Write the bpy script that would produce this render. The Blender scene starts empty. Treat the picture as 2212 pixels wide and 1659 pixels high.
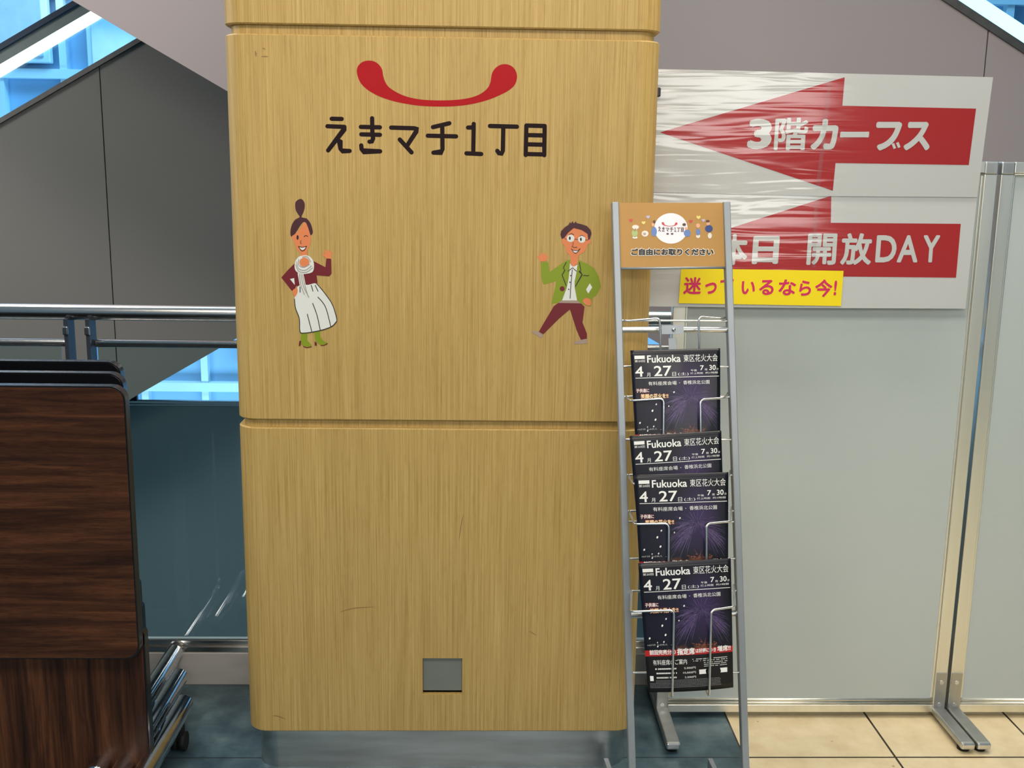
import bpy, bmesh, math, random
from mathutils import Vector, Matrix
random.seed(7)
S = bpy.context.scene
COL = S.collection

# ---------------------------------------------------------------- camera
CAM_H = 1.60
FPX, CX, CY = 2300.0, 1106.0, 829.5
PITCH, YAW, ROLL = 0.19505, -0.02739, -0.01396
cp, sp, cy_, sy_, cr, sr = math.cos(PITCH), math.sin(PITCH), math.cos(YAW), math.sin(YAW), math.cos(ROLL), math.sin(ROLL)
fwd = Vector((-sy_*cp, cy_*cp, -sp)); rgt = Vector((cy_, sy_, 0)); dwn = fwd.cross(rgt)
rgt, dwn = cr*rgt + sr*dwn, -sr*rgt + cr*dwn
cam_d = bpy.data.cameras.new('camera'); cam = bpy.data.objects.new('camera', cam_d); COL.objects.link(cam)
cam_d.sensor_fit = 'HORIZONTAL'; cam_d.sensor_width = 36.0; cam_d.lens = FPX/2212*36.0; cam_d.clip_start = 0.05
EYE = Vector((0, 0, CAM_H))
m = Matrix((rgt, -dwn, -fwd)).transposed().to_4x4(); m.translation = EYE
cam.matrix_world = m
S.camera = cam

# ---------------------------------------------------------------- world, exposure, lamps
S.view_settings.view_transform = 'Standard'; S.view_settings.look = 'None'
S.view_settings.gamma = 1.0; S.view_settings.use_curve_mapping = False
S.view_settings.exposure = 0.0
W = bpy.data.worlds.new('sky'); S.world = W; W.use_nodes = True
bg = W.node_tree.nodes['Background']
bg.inputs[0].default_value = (0.30, 0.62, 0.90, 1); bg.inputs[1].default_value = 0.22

def area(name, loc, target, sx, sy, power, color):
    d = bpy.data.lights.new(name, 'AREA'); d.shape = 'RECTANGLE'; d.size = sx; d.size_y = sy
    d.energy = power; d.color = color
    o = bpy.data.objects.new(name, d); COL.objects.link(o); o.location = loc
    o.rotation_euler = (Vector(target)-Vector(loc)).to_track_quat('-Z', 'Y').to_euler()
    return o
WARM = (1.0, 0.90, 0.76)
area('ceiling_lamp', (-1.2, 0.6, 3.4), (-1.2, 1.0, 0), 0.9, 0.9, 38, WARM)
area('ceiling_lamp', (0.2, 0.6, 3.4), (0.2, 1.0, 0), 0.9, 0.9, 41, WARM)
area('ceiling_lamp', (1.5, 2.66, 3.5), (1.5, 2.60, 0), 2.2, 0.35, 54, WARM)
area('ceiling_lamp', (-0.2, 1.8, 3.6), (-0.2, 1.8, 0), 2.0, 0.5, 10, WARM)
area('ceiling_lamp', (0.0, -3.0, 3.0), (0.0, 0.6, 0.8), 3.0, 0.6, 84, (1.0, 0.93, 0.84))
area('shopfront_lamp', (2.0, -3.0, 2.25), (1.0, 2.9, 1.2), 1.5, 0.6, 26, (1.0, 0.97, 0.92))
area('atrium_fill', (-3.0, 4.0, 4.4), (-1.8, 5.1, 2.2), 1.6, 0.4, 92, (1.0, 0.91, 0.86))  # added fill, warms and brightens the near escalator cladding
area('atrium_fill', (-6.0, 3.2, 3.0), (-1.6, 6.2, 0.6), 1.6, 1.6, 118, (1.0, 0.96, 0.90))  # added fill out of view at left, lifts the far cladding
area('skylight', (-1.4, 5.0, 7.2), (-1.4, 4.4, 0), 7.0, 2.6, 190, (0.62, 0.88, 1.0))
area('daylight_fill', (-0.5, 8.0, 7.5), (-1.5, 11.0, 1.0), 9.0, 2.0, 1150, (0.50, 0.80, 1.0))
area('daylight_fill', (-1.5, 8.0, -3.2), (-1.5, 11.0, -0.6), 7.0, 1.5, 420, (0.50, 0.80, 1.0))  # added uplight hidden behind the fascia, brightens the lower facade

# ---------------------------------------------------------------- helpers
def ray(px, py):
    return rgt*(px-CX) + dwn*(py-CY) + fwd*FPX
def P(px, py, Y):                       # the point of the vertical plane at depth Y seen at a pixel
    r = ray(px, py); return EYE + r*(Y/r.y)

def PL(px, py, p0, n):                  # the same for any plane
    r = ray(px, py); return EYE + r*((p0-EYE).dot(n)/r.dot(n))

class MB:
    def __init__(s): s.bm = bmesh.new()
    def box(s, x0, x1, y0, y1, z0, z1, bev=0, seg=2):
        b = bmesh.new(); bmesh.ops.create_cube(b, size=1)
        for v in b.verts:
            v.co = Vector(((x0+x1)/2+v.co.x*(x1-x0), (y0+y1)/2+v.co.y*(y1-y0), (z0+z1)/2+v.co.z*(z1-z0)))
        if bev: bmesh.ops.bevel(b, geom=b.edges[:], offset=bev, segments=seg, profile=.5, affect='EDGES')
        return s.add(b)
    def add(s, b, mat=None):
        if mat: b.transform(mat)
        me = bpy.data.meshes.new('tmp'); b.to_mesh(me); b.free(); s.bm.from_mesh(me); bpy.data.meshes.remove(me); return s
    def obox(s, c, ax, ay, az, bev=0, seg=2):   # oriented box: centre and three full edge vectors
        b = bmesh.new(); bmesh.ops.create_cube(b, size=1)
        lx, ly, lz = ax.length, ay.length, az.length
        for v in b.verts: v.co = Vector((v.co.x*lx, v.co.y*ly, v.co.z*lz))
        if bev: bmesh.ops.bevel(b, geom=b.edges[:], offset=bev, segments=seg, profile=.5, affect='EDGES')
        M = Matrix((ax.normalized(), ay.normalized(), az.normalized())).transposed().to_4x4(); M.translation = c
        return s.add(b, M)
    def tube(s, pts, r, n=12, cap=True):
        pts = [Vector(p) for p in pts]; rings = []
        t0 = (pts[1]-pts[0]).normalized(); up = Vector((0,0,1)) if abs(t0.z) < .9 else Vector((1,0,0))
        nrm = t0.cross(up).normalized()
        for i, p in enumerate(pts):
            a = (pts[i]-pts[i-1]) if i else (pts[1]-pts[0]); b = (pts[i+1]-pts[i]) if i < len(pts)-1 else a
            t = (a.normalized()+b.normalized()).normalized()
            nrm = (nrm - t*nrm.dot(t)).normalized(); bn = t.cross(nrm)
            rings.append([s.bm.verts.new(p + nrm*r*math.cos(2*math.pi*k/n) + bn*r*math.sin(2*math.pi*k/n)) for k in range(n)])
        for A, B in zip(rings, rings[1:]):
            for k in range(n):
                f = s.bm.faces.new((A[k], A[(k+1)%n], B[(k+1)%n], B[k])); f.smooth = True
        if cap: s.bm.faces.new(rings[0][::-1]); s.bm.faces.new(rings[-1])
        return s
    def cyl(s, a, b, r, n=24): return s.tube([a, b], r, n)
    def poly(s, pts):
        s.bm.faces.new([s.bm.verts.new(p) for p in pts]); return s
    def prism(s, pts, d):               # closed outline extruded by vector d
        d = Vector(d); A = [s.bm.verts.new(p) for p in pts]; B = [s.bm.verts.new(Vector(p)+d) for p in pts]
        s.bm.faces.new(A); s.bm.faces.new(B[::-1]); n = len(A)
        for i in range(n): s.bm.faces.new((A[i], B[i], B[(i+1)%n], A[(i+1)%n]))
        return s
    def ball(s, c, rx, ry=None, rz=None, u=16, v=10):
        b = bmesh.new(); bmesh.ops.create_uvsphere(b, u_segments=u, v_segments=v, radius=1)
        for f in b.faces: f.smooth = True
        return s.add(b, Matrix.Translation(c) @ Matrix.Diagonal((rx, ry or rx, rz or rx, 1)))

def wloc(o):
    v = Vector((0,0,0))
    while o is not None: v = v + o.location; o = o.parent
    return v
def obj(name, mb, mat, parent=None, label=None, smooth=None):
    bm = mb.bm
    bmesh.ops.recalc_face_normals(bm, faces=bm.faces)
    if parent is not None:
        w = wloc(parent)
        for v in bm.verts: v.co -= w
    big = [f for f in bm.faces if len(f.verts) > 4]
    if big: bmesh.ops.triangulate(bm, faces=big)
    me = bpy.data.meshes.new(name); bm.to_mesh(me); bm.free()
    if mat: me.materials.append(mat)
    if smooth:
        me.shade_smooth(); me.set_sharp_from_angle(angle=math.radians(smooth))
    o = bpy.data.objects.new(name, me); COL.objects.link(o); o.parent = parent
    if label: o['label'] = label
    return o
def thing(name, label, cat, loc, group=None):
    o = bpy.data.objects.new(name, None); COL.objects.link(o); o.location = loc; o.empty_display_size = .1
    return tag(o, label, cat, group)
def tag(o, label, cat, group=None):
    o['label'] = label; o['category'] = cat
    if group: o['group'] = group
    return o
def struct(o): o['kind'] = 'structure'; return o
def copy_tree(o, parent=None):
    c = o.copy(); COL.objects.link(c); c.parent = parent
    for ch in list(o.children): copy_tree(ch, c)
    return c

# ---- flat artwork: outlines and lettering laid on a surface by a mapping (a, b) -> point
def smooth_closed(pts, k=6):
    out = []; n = len(pts)
    for i in range(n):
        p0, p1, p2, p3 = (Vector(pts[(i+j-1) % n]) for j in range(4))
        for t in range(k):
            t /= k
            out.append(.5*((2*p1)+(p2-p0)*t+(2*p0-5*p1+4*p2-p3)*t*t+(3*p1-p0-3*p2+p3)*t**3))
    return [tuple(p) for p in out]
def smooth_open(pts, k=6):
    q = [pts[0]]+list(pts)+[pts[-1]]; out = []
    for i in range(len(pts)-1):
        p0, p1, p2, p3 = (Vector(q[i+j]) for j in range(4))
        for t in range(k):
            t /= k
            out.append(tuple(.5*((2*p1)+(p2-p0)*t+(2*p0-5*p1+4*p2-p3)*t*t+(3*p1-p0-3*p2+p3)*t**3)))
    return out+[tuple(pts[-1])]
def shape(mb, pts, mp):
    mb.poly([mp(*p) for p in pts])
def disc(mb, x, y, rx, ry, mp, n=24, rot=0):
    c, s_ = math.cos(rot), math.sin(rot)
    shape(mb, [(x+rx*math.cos(a)*c-ry*math.sin(a)*s_, y+rx*math.cos(a)*s_+ry*math.sin(a)*c) for a in [2*math.pi*i/n for i in range(n)]], mp)
_ns = [0]
def stroke(mb, pts, w, mp0, cap=True, taper=False):
    _ns[0] += 1; lift = Vector((0, -2e-5*(_ns[0] % 12), 0))
    mp = lambda a, b: mp0(a, b)+lift
    h = w/2; n = len(pts); L = []; R = []
    for i in range(n):
        a = Vector(pts[max(i-1, 0)]); b = Vector(pts[min(i+1, n-1)]); d = (b-a).normalized(); q = Vector((-d.y, d.x))
        hh = h
        if 0 < i < n-1:
            d1 = (Vector(pts[i])-a).normalized(); hh = h/max(.35, abs(q.dot(Vector((-d1.y, d1.x)))))
        if taper: hh *= max(.12, math.sin(math.pi*(.12+.76*i/(n-1))))
        p = Vector(pts[i]); L.append(p+q*hh); R.append(p-q*hh)
    if cap:
        def arc(c, a0):
            return [Vector((c[0]+h*math.cos(a0+math.pi*k/8), c[1]+h*math.sin(a0+math.pi*k/8))) for k in range(1, 8)]
        d0 = Vector(pts[1])-Vector(pts[0]); d1 = Vector(pts[-1])-Vector(pts[-2])
        e = arc(pts[-1], math.atan2(d1.y, d1.x)-math.pi/2); st = arc(pts[0], math.atan2(d0.y, d0.x)+math.pi/2)
        for i in range(n-1): mb.poly([mp(*L[i]), mp(*R[i]), mp(*R[i+1]), mp(*L[i+1])])
        mb.poly([mp(*p) for p in [R[-1]]+e+[L[-1]]]); mb.poly([mp(*p) for p in [L[0]]+st+[R[0]]])
        return
    for i in range(n-1): mb.poly([mp(*L[i]), mp(*R[i]), mp(*R[i+1]), mp(*L[i+1])])
_txt = {}
def glyphs(s):
    k = s
    if k not in _txt:
        cu = bpy.data.curves.new('lettering', 'FONT'); cu.body = s; cu.resolution_u = 4
        o = bpy.data.objects.new('lettering', cu); COL.objects.link(o); bpy.context.view_layer.update()
        me = bpy.data.meshes.new_from_object(o.evaluated_get(bpy.context.evaluated_depsgraph_get()))
        vs = [(v.co.x, v.co.y) for v in me.vertices]; fs = [tuple(p.vertices) for p in me.polygons]
        bpy.data.objects.remove(o); bpy.data.curves.remove(cu); bpy.data.meshes.remove(me)
        xs = [v[0] for v in vs]; ys = [v[1] for v in vs]; x0, y0 = min(xs), min(ys); w, h = max(xs)-x0 or 1, max(ys)-y0 or 1
        _txt[k] = ([((x-x0)/w, (y-y0)/h) for x, y in vs], fs, w, h)
    return _txt[k]
def text(mb, s, x0, ytop, x1, ybot, mp, off=0.0, slant=0.0, rise=0.0):
    # rise: how far the right end drops; slant: how far the top leans right
    vs, fs, em_w, em_h = glyphs(s)
    o = max(off, 0); ox, oy = o/(em_w+2*o), o/(em_h+2*o)        # strokes thickened by o (in ems) on every side, still inside the box
    for k in range(8 if o else 1):
        a = math.pi/4*k; du, dv = (ox*math.cos(a), oy*math.sin(a)) if o else (0, 0)
        V = []
        for u, v in vs:
            u = ox+u*(1-2*ox)+du; v = oy+v*(1-2*oy)+dv
            V.append(mb.bm.verts.new(mp(x0+(x1-x0)*u+slant*v, ybot+(ytop-ybot)*v+rise*u)+Vector((0, -3e-5*k, 0))))
        for f in fs:
            try: mb.bm.faces.new([V[i] for i in f])
            except ValueError: pass

# ---------------------------------------------------------------- materials
def lin(c): return tuple((x/255/12.92 if x/255 <= .04045 else ((x/255+.055)/1.055)**2.4) for x in c)
def base_mat(name, rough=.5, metal=0.0, coat=0.0, spec=.5):
    mt = bpy.data.materials.new(name); mt.use_nodes = True
    b = mt.node_tree.nodes['Principled BSDF']
    b.inputs['Roughness'].default_value = rough; b.inputs['Metallic'].default_value = metal
    b.inputs['Coat Weight'].default_value = coat; b.inputs['Coat Roughness'].default_value = .08
    b.inputs['Specular IOR Level'].default_value = spec
    return mt, mt.node_tree, b
def nd(nt, t, **k):
    n = nt.nodes.new(t)
    for a, v in k.items(): setattr(n, a, v)
    return n
def coords(nt, scale, kind='Object', rot=(0,0,0)):
    tc = nd(nt, 'ShaderNodeTexCoord'); mp_ = nd(nt, 'ShaderNodeMapping')
    mp_.inputs['Scale'].default_value = scale; mp_.inputs['Rotation'].default_value = rot
    nt.links.new(tc.outputs[kind], mp_.inputs[0]); return mp_
def noise(nt, vec, scale, detail=3, rough=.5, dist=0):
    n = nd(nt, 'ShaderNodeTexNoise'); n.inputs['Scale'].default_value = scale; n.inputs['Detail'].default_value = detail
    n.inputs['Roughness'].default_value = rough; n.inputs['Distortion'].default_value = dist
    nt.links.new(vec.outputs[0], n.inputs['Vector']); return n
def ramp(nt, fac, stops):
    r = nd(nt, 'ShaderNodeValToRGB'); e = r.color_ramp.elements
    while len(e) < len(stops): e.new(.5)
    for i, (p, c) in enumerate(stops): e[i].position = p; e[i].color = (*c, 1)
    nt.links.new(fac, r.inputs[0]); return r
def mixc(nt, a, b, fac, mode='MIX'):
    n = nd(nt, 'ShaderNodeMix', data_type='RGBA', blend_type=mode)
    for i, v in ((0, fac), (6, a), (7, b)):
        if isinstance(v, (int, float)): n.inputs[i].default_value = v
        elif isinstance(v, tuple): n.inputs[i].default_value = (*v, 1)
        else: nt.links.new(v, n.inputs[i])
    return n.outputs[2]
def bump(nt, h, b, strength=.2, dist=.01):
    n = nd(nt, 'ShaderNodeBump'); n.inputs['Strength'].default_value = strength; n.inputs['Distance'].default_value = dist
    nt.links.new(h, n.inputs['Height']); nt.links.new(n.outputs[0], b.inputs['Normal'])
def plain(name, c, rough=.5, metal=0.0, var=.06, vs=9, coat=0.0, stretch=(1,1,1), spec=.5, srgb=True):
    mt, nt, b = base_mat(name, rough, metal, coat, spec)
    c = lin(c) if srgb else c
    n = noise(nt, coords(nt, stretch), vs, 3)
    r = ramp(nt, n.outputs['Fac'], [(.3, tuple(x*(1-var) for x in c)), (.7, tuple(min(1, x*(1+var)) for x in c))])
    nt.links.new(r.outputs[0], b.inputs['Base Color']); return mt

def mat_oak():
    mt, nt, b = base_mat('oak_veneer', .46, spec=.28)
    fine = noise(nt, coords(nt, (1, 1, .010)), 330, 4, .6); broad = noise(nt, coords(nt, (1, 1, .03)), 26, 3, .5, .2)
    fleck = noise(nt, coords(nt, (1, 1, .12)), 190, 2, .5); big = noise(nt, coords(nt, (1, 1, .5)), 2.4, 2)
    c = ramp(nt, fine.outputs['Fac'], [(.30, (.42, .268, .080)), (.47, (.525, .353, .118)), (.60, (.575, .395, .142)), (.75, (.66, .475, .195))]).outputs[0]
    c = mixc(nt, c, ramp(nt, broad.outputs['Fac'], [(.3, (.88, .87, .83)), (.7, (1.0, 1.0, 1.0))]).outputs[0], .7, 'MULTIPLY')
    c = mixc(nt, c, ramp(nt, fleck.outputs['Fac'], [(.32, (.84, .80, .74)), (.46, (1, 1, 1))]).outputs[0], .4, 'MULTIPLY')
    c = mixc(nt, c, ramp(nt, big.outputs['Fac'], [(.3, (.94, .93, .91)), (.7, (1, 1, 1))]).outputs[0], .8, 'MULTIPLY')
    nt.links.new(c, b.inputs['Base Color']); bump(nt, fine.outputs['Fac'], b, .05, .002); return mt
def mat_walnut(vertical=False):
    mt, nt, b = base_mat('walnut_laminate', .42, spec=.22)
    sc = (1, 1, .06) if vertical else (.06, 1, 1)
    v = coords(nt, sc); n1 = noise(nt, v, 42, 5, .62, .6); n2 = noise(nt, v, 10, 3, .55, 1.0); n3 = noise(nt, coords(nt, (sc[0]*2.5, 1, sc[2]*2.5) if not vertical else (1,1,.03)), 190, 3, .6)
    c = ramp(nt, n1.outputs['Fac'], [(.25, (.016, .007, .0045)), (.45, (.052, .019, .009)), (.60, (.098, .036, .015)), (.78, (.165, .064, .025))]).outputs[0]
    c = mixc(nt, c, ramp(nt, n2.outputs['Fac'], [(.30, (.30, .28, .28)), (.55, (1, 1, 1))]).outputs[0], .85, 'MULTIPLY')
    c = mixc(nt, c, ramp(nt, n3.outputs['Fac'], [(.34, (.45, .42, .4)), (.5, (1, 1, 1))]).outputs[0], .7, 'MULTIPLY')
    nt.links.new(c, b.inputs['Base Color']); return mt
def tile_mat(name, stops, sx, sy, ox, oy, grout, gw, rough, nscale, stain=None):
    mt, nt, b = base_mat(name, rough)
    g = nd(nt, 'ShaderNodeNewGeometry'); sep = nd(nt, 'ShaderNodeSeparateXYZ'); nt.links.new(g.outputs['Position'], sep.inputs[0])
    def line(o_, size, off):
        a = nd(nt, 'ShaderNodeMath', operation='SUBTRACT'); nt.links.new(o_, a.inputs[0]); a.inputs[1].default_value = off - gw/2
        q = nd(nt, 'ShaderNodeMath', operation='PINGPONG'); 
        q = nd(nt, 'ShaderNodeMath', operation='FLOORED_MODULO'); nt.links.new(a.outputs[0], q.inputs[0]); q.inputs[1].default_value = size
        l = nd(nt, 'ShaderNodeMath', operation='LESS_THAN'); nt.links.new(q.outputs[0], l.inputs[0]); l.inputs[1].default_value = gw; return l
    lx, ly = line(sep.outputs[0], sx, ox), line(sep.outputs[1], sy, oy)
    mx = nd(nt, 'ShaderNodeMath', operation='MAXIMUM'); nt.links.new(lx.outputs[0], mx.inputs[0]); nt.links.new(ly.outputs[0], mx.inputs[1])
    vv = nd(nt, 'ShaderNodeMapping'); nt.links.new(g.outputs['Position'], vv.inputs[0])
    n = noise(nt, vv, nscale, 6, .62); n2 = noise(nt, vv, nscale*.35, 3, .5)
    c = ramp(nt, n.outputs['Fac'], stops).outputs[0]
    c = mixc(nt, c, ramp(nt, n2.outputs['Fac'], [(.3, (.88, .88, .88)), (.7, (1, 1, 1))]).outputs[0], .8, 'MULTIPLY')
    if stain:
        n4 = noise(nt, vv, 38, 2, .4); c = mixc(nt, c, ramp(nt, n4.outputs['Fac'], [(.235, stain), (.255, (1, 1, 1))]).outputs[0], .6, 'MULTIPLY')
    c = mixc(nt, c, grout, mx.outputs[0])
    nt.links.new(c, b.inputs['Base Color'])
    inv = nd(nt, 'ShaderNodeMath', operation='SUBTRACT'); inv.inputs[0].default_value = 1; nt.links.new(mx.outputs[0], inv.inputs[1])
    bump(nt, inv.outputs[0], b, .5, .002); return mt
def mat_metal(name, c, rough, scratch=0.0, stretch=(1, 1, 1), var=.08):
    mt, nt, b = base_mat(name, rough, 1.0)
    n = noise(nt, coords(nt, stretch), 30, 4)
    r = ramp(nt, n.outputs['Fac'], [(.3, tuple(x*(1-var) for x in c)), (.7, tuple(min(1, x*(1+var)) for x in c))])
    nt.links.new(r.outputs[0], b.inputs['Base Color'])
    rr = nd(nt, 'ShaderNodeMapRange'); rr.inputs[3].default_value = max(.02, rough-scratch); rr.inputs[4].default_value = rough+scratch
    nt.links.new(n.outputs['Fac'], rr.inputs[0]); nt.links.new(rr.outputs[0], b.inputs['Roughness']); return mt
def mat_glass(name, tint, gloss=.08, rough=.02):
    mt = bpy.data.materials.new(name); mt.use_nodes = True; nt = mt.node_tree; nt.nodes.remove(nt.nodes['Principled BSDF'])
    out = nt.nodes['Material Output']; t = nd(nt, 'ShaderNodeBsdfTransparent'); g = nd(nt, 'ShaderNodeBsdfGlossy'); g.inputs['Roughness'].default_value = rough
    n = noise(nt, coords(nt, (1,1,1)), 1.5, 2); r = ramp(nt, n.outputs['Fac'], [(.3, tuple(x*.97 for x in tint)), (.7, tint)]); nt.links.new(r.outputs[0], t.inputs[0])
    f = nd(nt, 'ShaderNodeFresnel'); f.inputs[0].default_value = 1.5
    mx = nd(nt, 'ShaderNodeMixShader'); nt.links.new(f.outputs[0], mx.inputs[0]); nt.links.new(t.outputs[0], mx.inputs[1]); nt.links.new(g.outputs[0], mx.inputs[2])
    nt.links.new(mx.outputs[0], out.inputs[0]); return mt
def mat_film(name, c, film=True):            # printed paper under a rippled laminating film
    mt, nt, b = base_mat(name, .45, coat=.95 if film else .15, spec=.35)
    b.inputs['Coat Roughness'].default_value = .10
    c = lin(c); g = nd(nt, 'ShaderNodeNewGeometry'); vv = nd(nt, 'ShaderNodeMapping'); vv.inputs['Scale'].default_value = (.10, 1, 1)
    nt.links.new(g.outputs['Position'], vv.inputs[0]); n = noise(nt, vv, 26, 2, .5, .5); n0 = noise(nt, coords(nt, (1,1,1)), 5, 2)
    r = ramp(nt, n0.outputs['Fac'], [(.3, tuple(x*.97 for x in c)), (.7, c)]); nt.links.new(r.outputs[0], b.inputs['Base Color'])
    if film: 
        bp = nd(nt, 'ShaderNodeBump'); bp.inputs['Strength'].default_value = .36; bp.inputs['Distance'].default_value = .006
        nt.links.new(n.outputs['Fac'], bp.inputs['Height']); nt.links.new(bp.outputs[0], b.inputs['Coat Normal'])
    return mt
def mat_emit(name, c, s):
    mt, nt, b = base_mat(name, .4); b.inputs['Base Color'].default_value = (*c, 1)
    n = noise(nt, coords(nt, (1,1,1)), 3, 1); r = ramp(nt, n.outputs['Fac'], [(.2, tuple(x*.96 for x in c)), (.8, c)])
    nt.links.new(r.outputs[0], b.inputs['Emission Color']); b.inputs['Emission Strength'].default_value = s; return mt
def mat_leaflet():
    mt, nt, b = base_mat('night_print_paper', .40, coat=.08, spec=.3)
    tc = nd(nt, 'ShaderNodeTexCoord'); mp_ = nd(nt, 'ShaderNodeMapping'); nt.links.new(tc.outputs['Object'], mp_.inputs[0])
    n = noise(nt, mp_, 60, 4, .6); n2 = noise(nt, mp_, 14, 2)
    def glow(cx, cz, rx, rz, p):
        v = nd(nt, 'ShaderNodeMapping'); v.inputs['Location'].default_value = (-cx/rx, 0, -cz/rz); v.inputs['Scale'].default_value = (1/rx, 0, 1/rz)
        nt.links.new(tc.outputs['Object'], v.inputs[0]); L = nd(nt, 'ShaderNodeVectorMath', operation='LENGTH'); nt.links.new(v.outputs[0], L.inputs[0])
        r = ramp(nt, L.outputs['Value'], [(0, (p, p, p)), (1, (0, 0, 0))]); return r.outputs[0]
    c = ramp(nt, n2.outputs['Fac'], [(.3, (.003, .0035, .006)), (.7, (.007, .008, .017))]).outputs[0]
    c = mixc(nt, c, (.060, .030, .125), glow(.035, .047, .058, .095, .75))
    c = mixc(nt, c, (.008, .007, .038), glow(-.03, .03, .09, .09, .6))
    ng = ramp(nt, n.outputs['Fac'], [(.45, (0, 0, 0)), (.7, (1, 1, 1))]).outputs[0]
    hz = mixc(nt, (0, 0, 0), ng, glow(.02, -.050, .075, .012, .95), 'MIX')
    c = mixc(nt, c, (.30, .10, .04), hz)
    # lower third of the sheet is plain near-black
    s_ = nd(nt, 'ShaderNodeSeparateXYZ'); nt.links.new(tc.outputs['Object'], s_.inputs[0])
    lt = nd(nt, 'ShaderNodeMath', operation='LESS_THAN'); nt.links.new(s_.outputs[2], lt.inputs[0]); lt.inputs[1].default_value = -.066
    c = mixc(nt, c, (.008, .007, .007), lt.outputs[0])
    nt.links.new(c, b.inputs['Base Color']); return mt

OAK = mat_oak(); WAL = mat_walnut(); WALV = mat_walnut(True)
EDGE = plain('black_edge_band', (12, 12, 16), .26, var=.1, coat=.35)
CHROME = mat_metal('chrome_tube', (.78, .79, .82), .07, .02)
STEEL = mat_metal('brushed_steel', (.66, .63, .59), .24, .012, (.05, 1, 1), .03)
STEELD = mat_metal('dull_steel_plinth', (.56, .57, .55), .34, .12, (.12, 1, 1), .2)
ALU = mat_metal('satin_aluminium', (.86, .84, .75), .38, .05, (1, 1, .05), .04)
ALUG = mat_metal('grey_aluminium', (.50, .51, .50), .45, .06)
BRKT = mat_metal('stainless_bracket', (.47, .46, .42), .40, .08, (1, 1, .1))
RACKP = plain('silver_grey_paint', (150, 156, 160), .38, .35, .04)
WIRE = mat_metal('zinc_wire', (.70, .70, .69), .30, .05)
RUB = plain('black_rubber', (14, 14, 15), .7)
FROST = plain('frosted_acrylic', (184, 193, 192), .30, var=.02, vs=1.5, coat=.15)
CLADN = plain('mauve_grey_cladding', (165, 154, 153), .48, var=.025, vs=1.2)
CLADF = plain('shaded_grey_cladding', (118, 115, 109), .5, var=.04, vs=1.0)  # same cladding in less light, the shade put into a darker base colour
TRIM = mat_metal('deck_trim_metal', (.15, .145, .135), .5, .05)
HAND = plain('dark_blue_handrail', (40, 56, 78), .45)
GLS = mat_glass('railing_glass', (.86, .95, .96)); GLB = mat_glass('balustrade_glass', (.70, .90, 1.0))
LED = mat_emit('handrail_light', (.80, 1.0, 1.0), 2.2)
TEAL = plain('teal_painted_fascia', (112, 128, 130), .35, var=.05, vs=.9)
FAC = plain('pale_facade', (200, 222, 236), .6, var=.06, vs=.7)
FACD = plain('blue_facade_panel', (140, 180, 215), .6, var=.08, vs=.6)
STONE = plain('kerb_marble', (186, 182, 177), .35, var=.16, vs=7, stretch=(.4, 1, 1.6))
SLATE = tile_mat('blue_slate_tile', [(.28, (.028, .052, .066)), (.48, (.064, .110, .135)), (.62, (.105, .165, .185)), (.78, (.20, .26, .27))], 50.0, .43, .741, 2.714, (.02, .025, .028), .004, .32, 9)
BEIGE = tile_mat('beige_floor_tile', [(.25, (.66, .53, .32)), (.5, (.77, .64, .405)), (.75, (.85, .73, .50))], .43, .43, .741, 2.714, (.03, .018, .008), .0065, .28, 12, (.35, .28, .2))
SEAM = plain('dark_joint', (30, 28, 27), .8)

# ---------------------------------------------------------------- setting: floor, kerb, far walls
fl = MB(); xb = .741
fl.box(-4.5, xb, -4.5, 3.146, -.06, 0); nA = len(fl.bm.faces); fl.box(xb, 5.5, -4.5, 3.146, -.06, 0)
fl.bm.faces.ensure_lookup_table()
for i, f in enumerate(fl.bm.faces): f.material_index = 0 if i < nA else 1
fo = struct(obj('floor', fl, SLATE)); fo.data.materials.append(BEIGE)
kb = MB(); kb.box(-4.5, 5.5, 3.146, 3.27, -.3, .106, .002)
struct(obj('trim_1', kb, STONE))

# ---------------------------------------------------------------- pillar
PXL, PXR, PY, PD, PR = -.627, .421, 2.638, .49, .058
def rrect(x0, x1, y0, y1, r, z, n=10):
    pts = []
    for cx, cy, a0 in ((x1-r, y0+r, -90), (x1-r, y1-r, 0), (x0+r, y1-r, 90), (x0+r, y0+r, 180)):
        for k in range(n+1):
            a = math.radians(a0+90*k/n); pts.append(Vector((cx+r*math.cos(a), cy+r*math.sin(a), z)))
    return pts
def rprism(mb, x0, x1, y0, y1, r, z0, z1, ch=0.0):
    levels = [(z0, ch), (z0+ch, 0), (z1-ch, 0), (z1, ch)] if ch else [(z0, 0), (z1, 0)]
    rings = [[mb.bm.verts.new(p) for p in rrect(x0+c, x1-c, y0+c, y1-c, r-c, z)] for z, c in levels]
    n = len(rings[0])
    for A, B in zip(rings, rings[1:]):
        for k in range(n): mb.bm.faces.new((A[k], A[(k+1)%n], B[(k+1)%n], B[k]))
    mb.bm.faces.new(rings[0][::-1]); mb.bm.faces.new(rings[-1]); return mb
pil = thing('pillar', 'wide oak veneered pillar with rounded corners, red smile logo and cartoon stickers', 'pillar', (-.103, PY+PD/2, 0))
ZG = (.122, .961, .981, 1.916, 1.938, 3.3)
obj('core', rprism(MB(), PXL+.014, PXR-.014, PY+.014, PY+PD-.014, PR-.014, .13, 3.2), OAK, pil, 'oak groove between the panels', 40)
lp = obj('lower_panel', rprism(MB(), PXL, PXR, PY, PY+PD, PR, ZG[0], ZG[1], .003), OAK, pil, None, 40)
obj('middle_panel', rprism(MB(), PXL, PXR, PY, PY+PD, PR, ZG[2], ZG[3], .003), OAK, pil, None, 40)
obj('top_panel', rprism(MB(), PXL, PXR, PY, PY+PD, PR, ZG[4], ZG[5], .003), OAK, pil, None, 40)
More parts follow.
